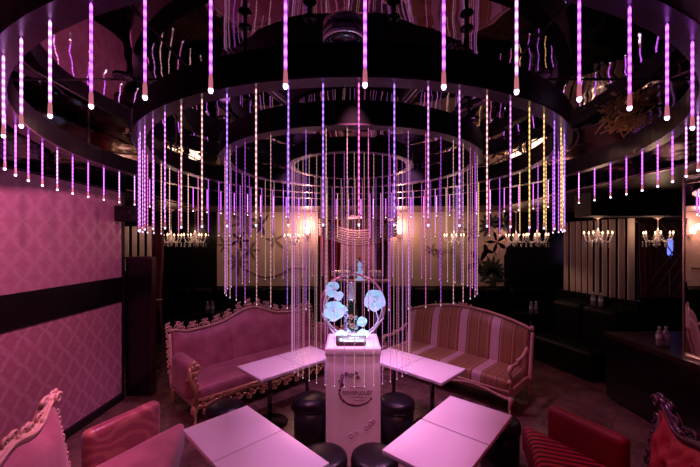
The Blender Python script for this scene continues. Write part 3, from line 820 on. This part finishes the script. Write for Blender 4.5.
# sconces
for (px, lab) in [(308, 'glowing wall sconce on the cream wall left of the centre doorway'), (399, 'glowing wall sconce on the cream wall right of the centre doorway')]:
    t = thing('wall_sconce', lab, 'wall lamp', (bx(px), BY, 2.42), 0, 'wall sconces')
    MB().box((0, -.015, -.05), (.08, .03, .16)).build('back_plate', M['cream_frame'], t)
    MB().tube([(0, -.02, -.08), (0, -.09, -.10), (0, -.11, -.04)], .010, 8).build('arm', M['cream_frame'], t)
    MB().lathe([(.035, -.04), (.05, .0), (.055, .08), (.045, .13)], 16, (0, -.11, 0)).build('shade', mat('sconce_shade', (1, .8, .7), .4, emis=(1, .52, .42), es=9), t)
    dl = bpy.data.lights.new('sconce_light', 'POINT'); dl.energy = 17; dl.color = (1, .50, .40); dl.shadow_soft_size = .06
    o = bpy.data.objects.new('sconce_light', dl); col.objects.link(o); o.location = (bx(px), BY-.24, 2.55)
# floral mural pieces on the cream walls (flat prints with relief of a few mm)
def leaf(mb, x, z, L, Wd, a, y=BY-.006):
    pts = []; n = 8
    for k in range(n+1):
        t_ = k/n; pts.append((t_*L, Wd*math.sin(PI*t_)**.8))
    for k in range(n-1, 0, -1):
        t_ = k/n; pts.append((t_*L, -Wd*math.sin(PI*t_)**.8))
    P = [(x+p*math.cos(a)-q*math.sin(a), z+p*math.sin(a)+q*math.cos(a)) for p, q in pts]
    mb.add([(u, y, v) for u, v in P]+[(u, y+.005, v) for u, v in P], [tuple(range(len(P)))]+[(i, i+len(P), (i+1) % len(P)+len(P), (i+1) % len(P)) for i in range(len(P))])
def tw(px, py): return bx(px), 2.18-(py-241.9)*BY/335
def mural(spec, lab):
    t = thing('wall_mural', lab, 'mural', (0,0,0))
    for (px, py, n, L, kind, ph) in spec:
        x, z = tw(px, py); L = L*BY/335; tgt = MB()
        for k in range(n):
            a = ph+k*2*PI/n*(1 if kind != 'd' else .75); leaf(tgt, x, z, L*random.uniform(.8, 1.1), L*(.42 if kind == 'p' else .12), a, BY-(.014 if kind == 'd' else .010 if kind == 'g' else .006))
        tgt.build({'p': 'pale_blossom', 'd': 'leaf_spray', 'g': 'grey_spray'}[kind], M[{'p': 'mural_pale', 'd': 'mural_dark', 'g': 'mural_grey'}[kind]], t)
mural([(480, 262, 5, 22, 'p', .4), (497, 242, 5, 16, 'p', 0), (490, 226, 9, 15, 'd', 0), (502, 223, 7, 10, 'd', 1), (492, 272, 12, 16, 'd', -.5), (496, 282, 8, 12, 'd', .2), (470, 232, 7, 12, 'g', 0),
       (432, 250, 5, 7, 'g', 0), (438, 253, 5, 6, 'g', 1)], 'floral mural of dark leaves and pale petals on the right cream wall')
mural([(238, 262, 8, 14, 'g', 0), (250, 250, 6, 12, 'g', 1), (245, 222, 8, 16, 'g', .3), (262, 225, 6, 12, 'd', 1), (225, 245, 6, 10, 'g', 0), (240, 240, 5, 14, 'p', .5), (275, 240, 5, 12, 'g', .5)], 'grey floral mural on the left cream wall')
for (nm_, p0, p1, py, sag) in [('wall_molding', 244, 305, 268, 9)]:
    mb = MB(); pts = []
    for k in range(25):
        u = k/24; x, z = tw(p0+(p1-p0)*u, py+sag*math.sin(PI*min(1, u*1.3))); pts.append((x, BY-.01, z))
    tag(mb.tube(pts, .018, 6).build(nm_, M['mural_grey']), 'dark curved scroll moulding low on the left cream wall', 'moulding')
t = thing('wall_lettering', 'dark script lettering on the right cream wall', 'wall lettering', (*tw(440, 251)[:1], BY-.008, tw(440, 251)[1]))
text_mesh('Perrier-Jouët', .22, 'lettering', M['mural_grey'], t, (0, 0, 0), width=.75)

# chandeliers
def make_chandelier(E):
    t = thing('crystal_chandelier', 'x', 'chandelier', (0,0,0), 0, 'small crystal chandeliers')
    MB().lathe([(.07, E), (.075, -.015+E), (.03, -.03+E), (.012, -.05+E)], 16).build('canopy', M['cream_wall'], t)
    MB().lathe([(.008, -.04+E), (.008, -.36), (.03, -.38), (.02, -.43), (.045, -.47), (.03, -.53), (.05, -.58), (.02, -.64), (0, -.68)], 12).build('stem', M['crystal'], t)
    for k in range(6):
        a = 2*PI*k/6+.3; c, s = math.cos(a), math.sin(a)
        P = [(.03*c, .03*s, -.52), (.10*c, .10*s, -.60), (.18*c, .18*s, -.58), (.22*c, .22*s, -.50)]
        arm = MB().tube(P, .008, 6).lathe([(.028, 0), (.034, .012), (.010, .016), (.009, .06)], 10, (.22*c, .22*s, -.50)).build('arm', M['crystal'], t)
        MB().lathe([(.009, 0), (.014, .018), (.008, .04), (0, .055)], 8, (.22*c, .22*s, -.44)).build('candle_bulb', M['bulb'], arm)
    mb = MB()
    for k in range(18):
        a = 2*PI*k/18; r = .13+.09*(k % 2)
        for j in range(3): mb.ball((r*math.cos(a), r*math.sin(a), -.57-.04*j-.03*(k % 2)), .009, 5, sc=(1, 1, 1.6))
    for k in range(12):
        a = 2*PI*k/12
        for j in range(4): mb.ball((.05*math.cos(a)*(1+j*.3), .05*math.sin(a)*(1+j*.3), -.42-.05*j), .007, 5)
    o = mb.build('crystal_drops', M['crystal'], t); o['kind'] = 'stuff'
    return t
chs = {}
for i, (px, y, z, lab) in enumerate([(195, 7.4, HS, 'lit crystal chandelier before the dark wall left of the rose sofa'), (171, 7.6, HS, 'lit crystal chandelier near the dark curtain at the left'),
        (294, 7.9, HS, 'unlit crystal chandelier before the left cream wall'), (454, 7.7, HS, 'crystal chandelier before the lettering on the right cream wall'),
        (516, 7.95, HS, 'lit crystal chandelier left one of the pair before the dark right wall'), (537, 7.25, HS, 'lit crystal chandelier right one of the pair before the dark right wall'),
        (598, 5.08, 2.56, 'crystal chandelier hanging in front of the pale slatted screen'), (658, 5.08, 2.56, 'crystal chandelier hanging before the trellis at the right')]):
    E = .16 if z > 2.8 else -.12
    if E in chs: o = copy_tree(chs[E])
    else: o = chs[E] = make_chandelier(E)
    o.location = ((px-348.5)/335*y, y, z-E*(1 if z > 2.8 else .8)); o['label'] = lab; o.rotation_euler.z = i*.4
    if z < 2.8: o.scale = (.8, .8, .8)
    pl = bpy.data.lights.new('candle_light', 'POINT'); pl.energy = 3.5 if i not in (2, 3) else 3; pl.color = (1, .6, .4); pl.shadow_soft_size = .12
    po = bpy.data.objects.new('candle_light', pl); col.objects.link(po); po.location = o.location+Vector((0, 0, -.30*o.scale.z-.02))

# slatted screen at the right
slx = [(566, 224, 284), (572.5, 224, 285.5), (578.3, 223.5, 287), (584.5, 223, 288), (590.5, 223, 289), (597, 222.5, 290), (604.5, 222, 291), (612.3, 221.5, 293), (621.5, 221, 295), (631, 220, 297)]
t = thing('slatted_screen', 'pale vertical slatted screen standing on a black sill, right of the room', 'screen', (0,0,0))
pp = []
for i, (px, yt, yb) in enumerate(slx):
    Yd = 6.5-i*.125; x = (px-348.5)/335*Yd; pp.append((x, Yd))
    wpx = (4.2, 5, 4.8, 5, 4, 4, 5, 6.2, 7, 7.6)[i]; MB().box((x, Yd, (1.24+2.56)/2), (.86*wpx*Yd/335, .02, 1.32)).build('slat', M['slat'], t)
mb = MB(); a = Vector((*pp[0], 1.22)); b = Vector((*pp[-1], 1.22)); L = (b-a).length+.3
mb.box((a+b)/2, (L, .14, .06), rz=math.atan2(b.y-a.y, b.x-a.x)); mb.build('bottom_rail', M['black'], t)
c_ = (a+b)/2
mb = MB(); mb.box((c_.x, c_.y+.02, .60), (L, .12, 1.18), rz=math.atan2(b.y-a.y, b.x-a.x)); mb.build('sill_wall', M['wall_black'], t)
# trellis
t = thing('diamond_trellis', 'dark diamond trellis beside the slatted screen', 'trellis', (0,0,0))
mb = MB(); y_ = 5.9
def tx(px, yy=y_): return (px-348.5)/335*yy
def tz(py, yy=y_): return 2.18-(py-241.9)*yy/335
TX = tx(639)
for k in range(5):
    mb.tube([(TX+.19*k, y_, 1.2), (TX+.19*k+1.0, y_, 2.55)], .010, 5)
    mb.tube([(TX+.19*k+1.0, y_+.02, 1.2), (TX+.19*k, y_+.02, 2.55)], .010, 5)
mb.build('lattice', mat('trellis_wood', (.10, .03, .03), .4), t)
MB().box((TX+.9, y_, 2.54), (1.9, .05, .04)).build('top_rail', M['dark_wood'], t); MB().box((TX+.9, y_, .60), (1.9, .06, 1.20)).build('base_panel', M['wall_black'], t)
# neon lights behind the trellis, on bases and poles added to hold them
for (px, yy, c, e, z0, z1, lab) in [(642, 7.0, (.75, .4, 1), 1.6, 1.6, 2.3, 'lilac glowing floor lamp seen through the trellis'), (670, 7.0, (.15, .2, 1), 1.5, 1.9, 2.25, 'small blue glowing floor lamp beyond the trellis at the right')]:
    t = thing('floor_lamp', lab, 'lamp', (tx(px, yy), yy, 0))
    MB().lathe([(.14, 0), (.14, .02), (.02, .04)], 20).build('base', M['matte_black'], t); MB().lathe([(.012, .03), (.012, z0+.02)], 8).build('pole', M['dark_chrome'], t)
    MB().lathe([(.03, z0), (.045, z0+.03), (.045, z1-.03), (.03, z1)], 14).build('lamp_shade', mat('lamp_glow_%d' % px, c, .3, emis=c, es=e), t)

# left partition, slats, speaker
t = thing('partition_cabinet', 'tall dark red-black partition at the end of the papered wall', 'partition', (-2.965, 4.78, 0))
MB().box((0, 0, .97), (.36, .10, 1.94)).build('body', M['wall_black'], t); MB().box((0, 0, 1.955), (.37, .12, .03)).build('cap', M['dark_wood'], t)
MB().box((.186, 0, .97), (.012, .10, 1.94)).build('edge_strip', M['dark_wood'], t)
t = thing('slatted_screen', 'narrow pale slatted screen seen above the dark partition at the left', 'screen', (0,0,0))
for i, px in enumerate((126.5, 134.5, 142, 149.5)):
    MB().box((tx(px, 6.4), 6.4, 2.05), (.075, .03, .85)).build('slat', M['slat'], t)
MB().box((tx(138, 6.4), 6.4, 1.60), (.62, .08, .06)).build('rail', M['dark_wood'], t); MB().box((tx(138, 6.4), 6.4, .80), (.60, .06, 1.58)).build('sill_wall', M['wall_black'], t)
t = thing('loudspeaker', 'black loudspeaker fixed high at the end of the papered wall', 'loudspeaker', (-2.97, 4.55, 2.46))
MB().rbox((0, 0, .10), (.30, .20, .21), .02, 3).build('cabinet', M['matte_black'], t); MB().lathe([(.075, 0), (.08, .006), (.05, .010), (0, .004)], 20, M=Matrix.Translation((0, -.102, .10)) @ Matrix.Rotation(PI/2, 4, 'X')).build('driver', M['leather'], t)
MB().box((-.13, .02, .10), (.10, .04, .05)).build('bracket', M['dark_chrome'], t)

# right black counter with mirror
CT = .92
t = thing('bar_counter', 'long low black counter running along the right side under the mirror', 'counter', (0,0,0))
MB().box((4.55, 2.43, .45), (1.90, 4.5, .82)).build('body', M['wall_black'], t)
MB().box((4.55, 2.43, .02), (1.80, 4.4, .04)).build('plinth', M['matte_black'], t)
MB().box((4.57, 2.43, CT-.03), (1.98, 4.58, .06)).build('worktop', M['dark_wood'], t)
t = thing('wall_mirror', 'tall mirror standing on the black counter at the right edge', 'mirror', (3.72, 1.95, CT))
MB().box((0, 0, 1.0), (.02, 3.5, 1.97)).build('glass', M['mirror'], t)
MB().box((0, 1.755, 1.0), (.035, .02, 1.99)).box((-.005, 0, .01), (.04, 3.5, .02)).build('frame', M['trim'], t)

# bottles in pairs
def make_water():
    t = thing('water_bottle', 'x', 'bottle', (0,0,0), 0, 'clear water bottles standing in pairs')
    MB().lathe([(.030, 0), (.034, .006), (.034, .055), (.031, .07), (.034, .085), (.034, .13), (.026, .165), (.014, .185), (.013, .20)], 16).build('bottle_body', M['plastic'], t)
    MB().lathe([(.0345, .078), (.0350, .08), (.0350, .125), (.0345, .127)], 16).build('paper_label', M['bottle_white'], t)
    MB().lathe([(.016, .198), (.016, .218), (0, .219)], 12).build('cap', M['bottle_white'], t)
    return t
wb = make_water(); first = True
def low_table(x, y, top, lab):
    t = thing('low_table', lab, 'table', (x, y, 0), 0, 'low black tables before the banquettes')
    MB().rbox((0, 0, top-.02), (.70, .50, .04), .006, 2).build('table_top', M['black'], t)
    MB().lathe([(.03, .02), (.03, top-.03)], 12).build('pole', M['dark_chrome'], t); MB().lathe([(.2, 0), (.2, .012), (.03, .025)], 20).build('base', M['matte_black'], t)
prs = [(212, 6.9, .74, 'at the far left behind the rose sofa'), (267, 6.95, .74, 'behind the middle of the rose sofa'), (437, 6.95, .74, 'behind the striped sofa'),
       (531, 6.9, .74, 'right of the striped sofa')]
for (px, y, z, w_) in prs:
    x = (px-348.5)/335*y
    low_table(x, y, z, 'low black table %s' % w_)
    for s in (-1, 1):
        o = wb if first else copy_tree(wb); first = False
        o.location = (x+s*.05, y-.1, z); o.scale = (1.05,)*3
        o['label'] = '%s of two water bottles %s' % ('left' if s < 0 else 'right', w_)
for s in (-1, 1):
    o = copy_tree(wb); o.location = (3.83+s*.04, 4.08, CT); o.scale = (1.05,)*3; o['label'] = '%s one of two water bottles on the black counter by the mirror' % ('left' if s < 0 else 'right')

for s in (-1, 1):
    o = copy_tree(wb); o.location = (4.27-.0+s*.03, 5.757-s*.05, 1.08); o['label'] = '%s one of two water bottles below the slatted screen' % ('left' if s < 0 else 'right')
# banquettes
def banquette(x0, x1, y, lab, rz=0):
    W = x1-x0
    t = thing('banquette', lab, 'banquette', ((x0+x1)/2, y, 0), rz, 'black leather banquettes')
    MB().rbox((0, -.33, .23), (W, .62, .44), .05, 3, n=12).build('seat', M['banquette'], t)
    n = max(2, int(W/.5))
    for k in range(n): MB().rbox((-W/2+(k+.5)*W/n, -.04, .74), (W/n-.006, .18, .66), .06, 4).build('back_cushion', M['banquette'], t)
    MB().box((0, .04, .55), (W, .10, 1.06)).build('back_panel', M['banquette'], t)
banquette(bx(219), bx(318), BY-.14, 'black leather banquette along the left cream wall')
banquette(bx(390), bx(503), BY-.14, 'black leather banquette along the right cream wall')
banquette(bx(153), bx(216), BY-.14, 'black leather banquette in front of the dark back wall at the left')
banquette(bx(506), bx(556), BY-.14, 'black leather banquette in front of the dark back wall at the right')
banquette(4.19-.60, 4.19+.60, 5.90, 'black leather banquette backed against the slatted screen', math.radians(-74))

# ceiling oddments: cables, beam trusses, gold garland
def cable(pts, lab, r=.006):
    P = [Vector(p) for p in pts]; out = []
    for i in range(len(P)-1):
        p0 = P[max(0, i-1)]; p1 = P[i]; p2 = P[i+1]; p3 = P[min(len(P)-1, i+2)]
        for k in range(8):
            s = k/8; out.append(.5*((2*p1)+(-p0+p2)*s+(2*p0-5*p1+4*p2-p3)*s*s+(-p0+3*p1-3*p2+p3)*s**3))
    out.append(P[-1]); tag(MB().tube(out, r, 6).build('ceiling_cable', M['cable']), lab, 'cable')
cable([(-1.55, 3.0, HC-.01), (-1.75, 3.4, HC-.10), (-2.0, 3.8, HC-.14), (-2.4, 4.2, HC-.12), (-2.7, 4.6, HC-.01)], 'thin cable looping below the ceiling at the left of the rings')
cable([(1.6, 2.7, HC-.01), (1.9, 3.0, HC-.08), (2.2, 3.2, HC-.12), (2.3, 3.6, HC-.22), (2.25, 4.2, HC-.2), (2.1, 4.6, HC-.01)], 'thin cable looping below the ceiling at the right of the rings')
def bead_bar(p0, p1, lab):
    p0, p1 = Vector(p0), Vector(p1); d = (p1-p0); n = d.cross(Vector((0, 0, 1))).normalized()
    t = thing('crystal_trim_bar', lab, 'ceiling trim', (0,0,0), 0, 'crystal bars across the ceiling')
    for s in (-1, 0, 1): MB().tube([p0+n*s*.035, p1+n*s*.035], .010, 6).build('rail', M['crystal'] if s == 0 else M['trim'], t)
bead_bar((-.72, 2.0, HC-.012), (-.42, 3.0, HC-.012), 'glittering crystal bar on the ceiling left of the round lamp')
bead_bar((.60, 1.95, HC-.012), (.40, 3.0, HC-.012), 'glittering crystal bar on the ceiling right of the round lamp')
bead_bar((1.35, 2.25, HC-.012), (.95, 2.9, HC-.012), 'crystal bar crossing the ceiling toward the right')
t = thing('gold_garland', 'crumpled gold foil garland along the ceiling recess at the right', 'garland', (0,0,0))
mb = MB()
for k in range(46):
    u = k/45; c = Vector((2.30+.35*u+random.uniform(-.06, .06), 3.0+random.uniform(-.12, .12), 3.24+random.uniform(-.05, .05)))
    mb.tube([c+Vector((random.uniform(-.05, .05), random.uniform(-.12, .12), random.uniform(-.06, .06))) for j in range(3)], .006, 4)
o = mb.build('foil_strands', M['gold_foil'], t); o['kind'] = 'stuff'
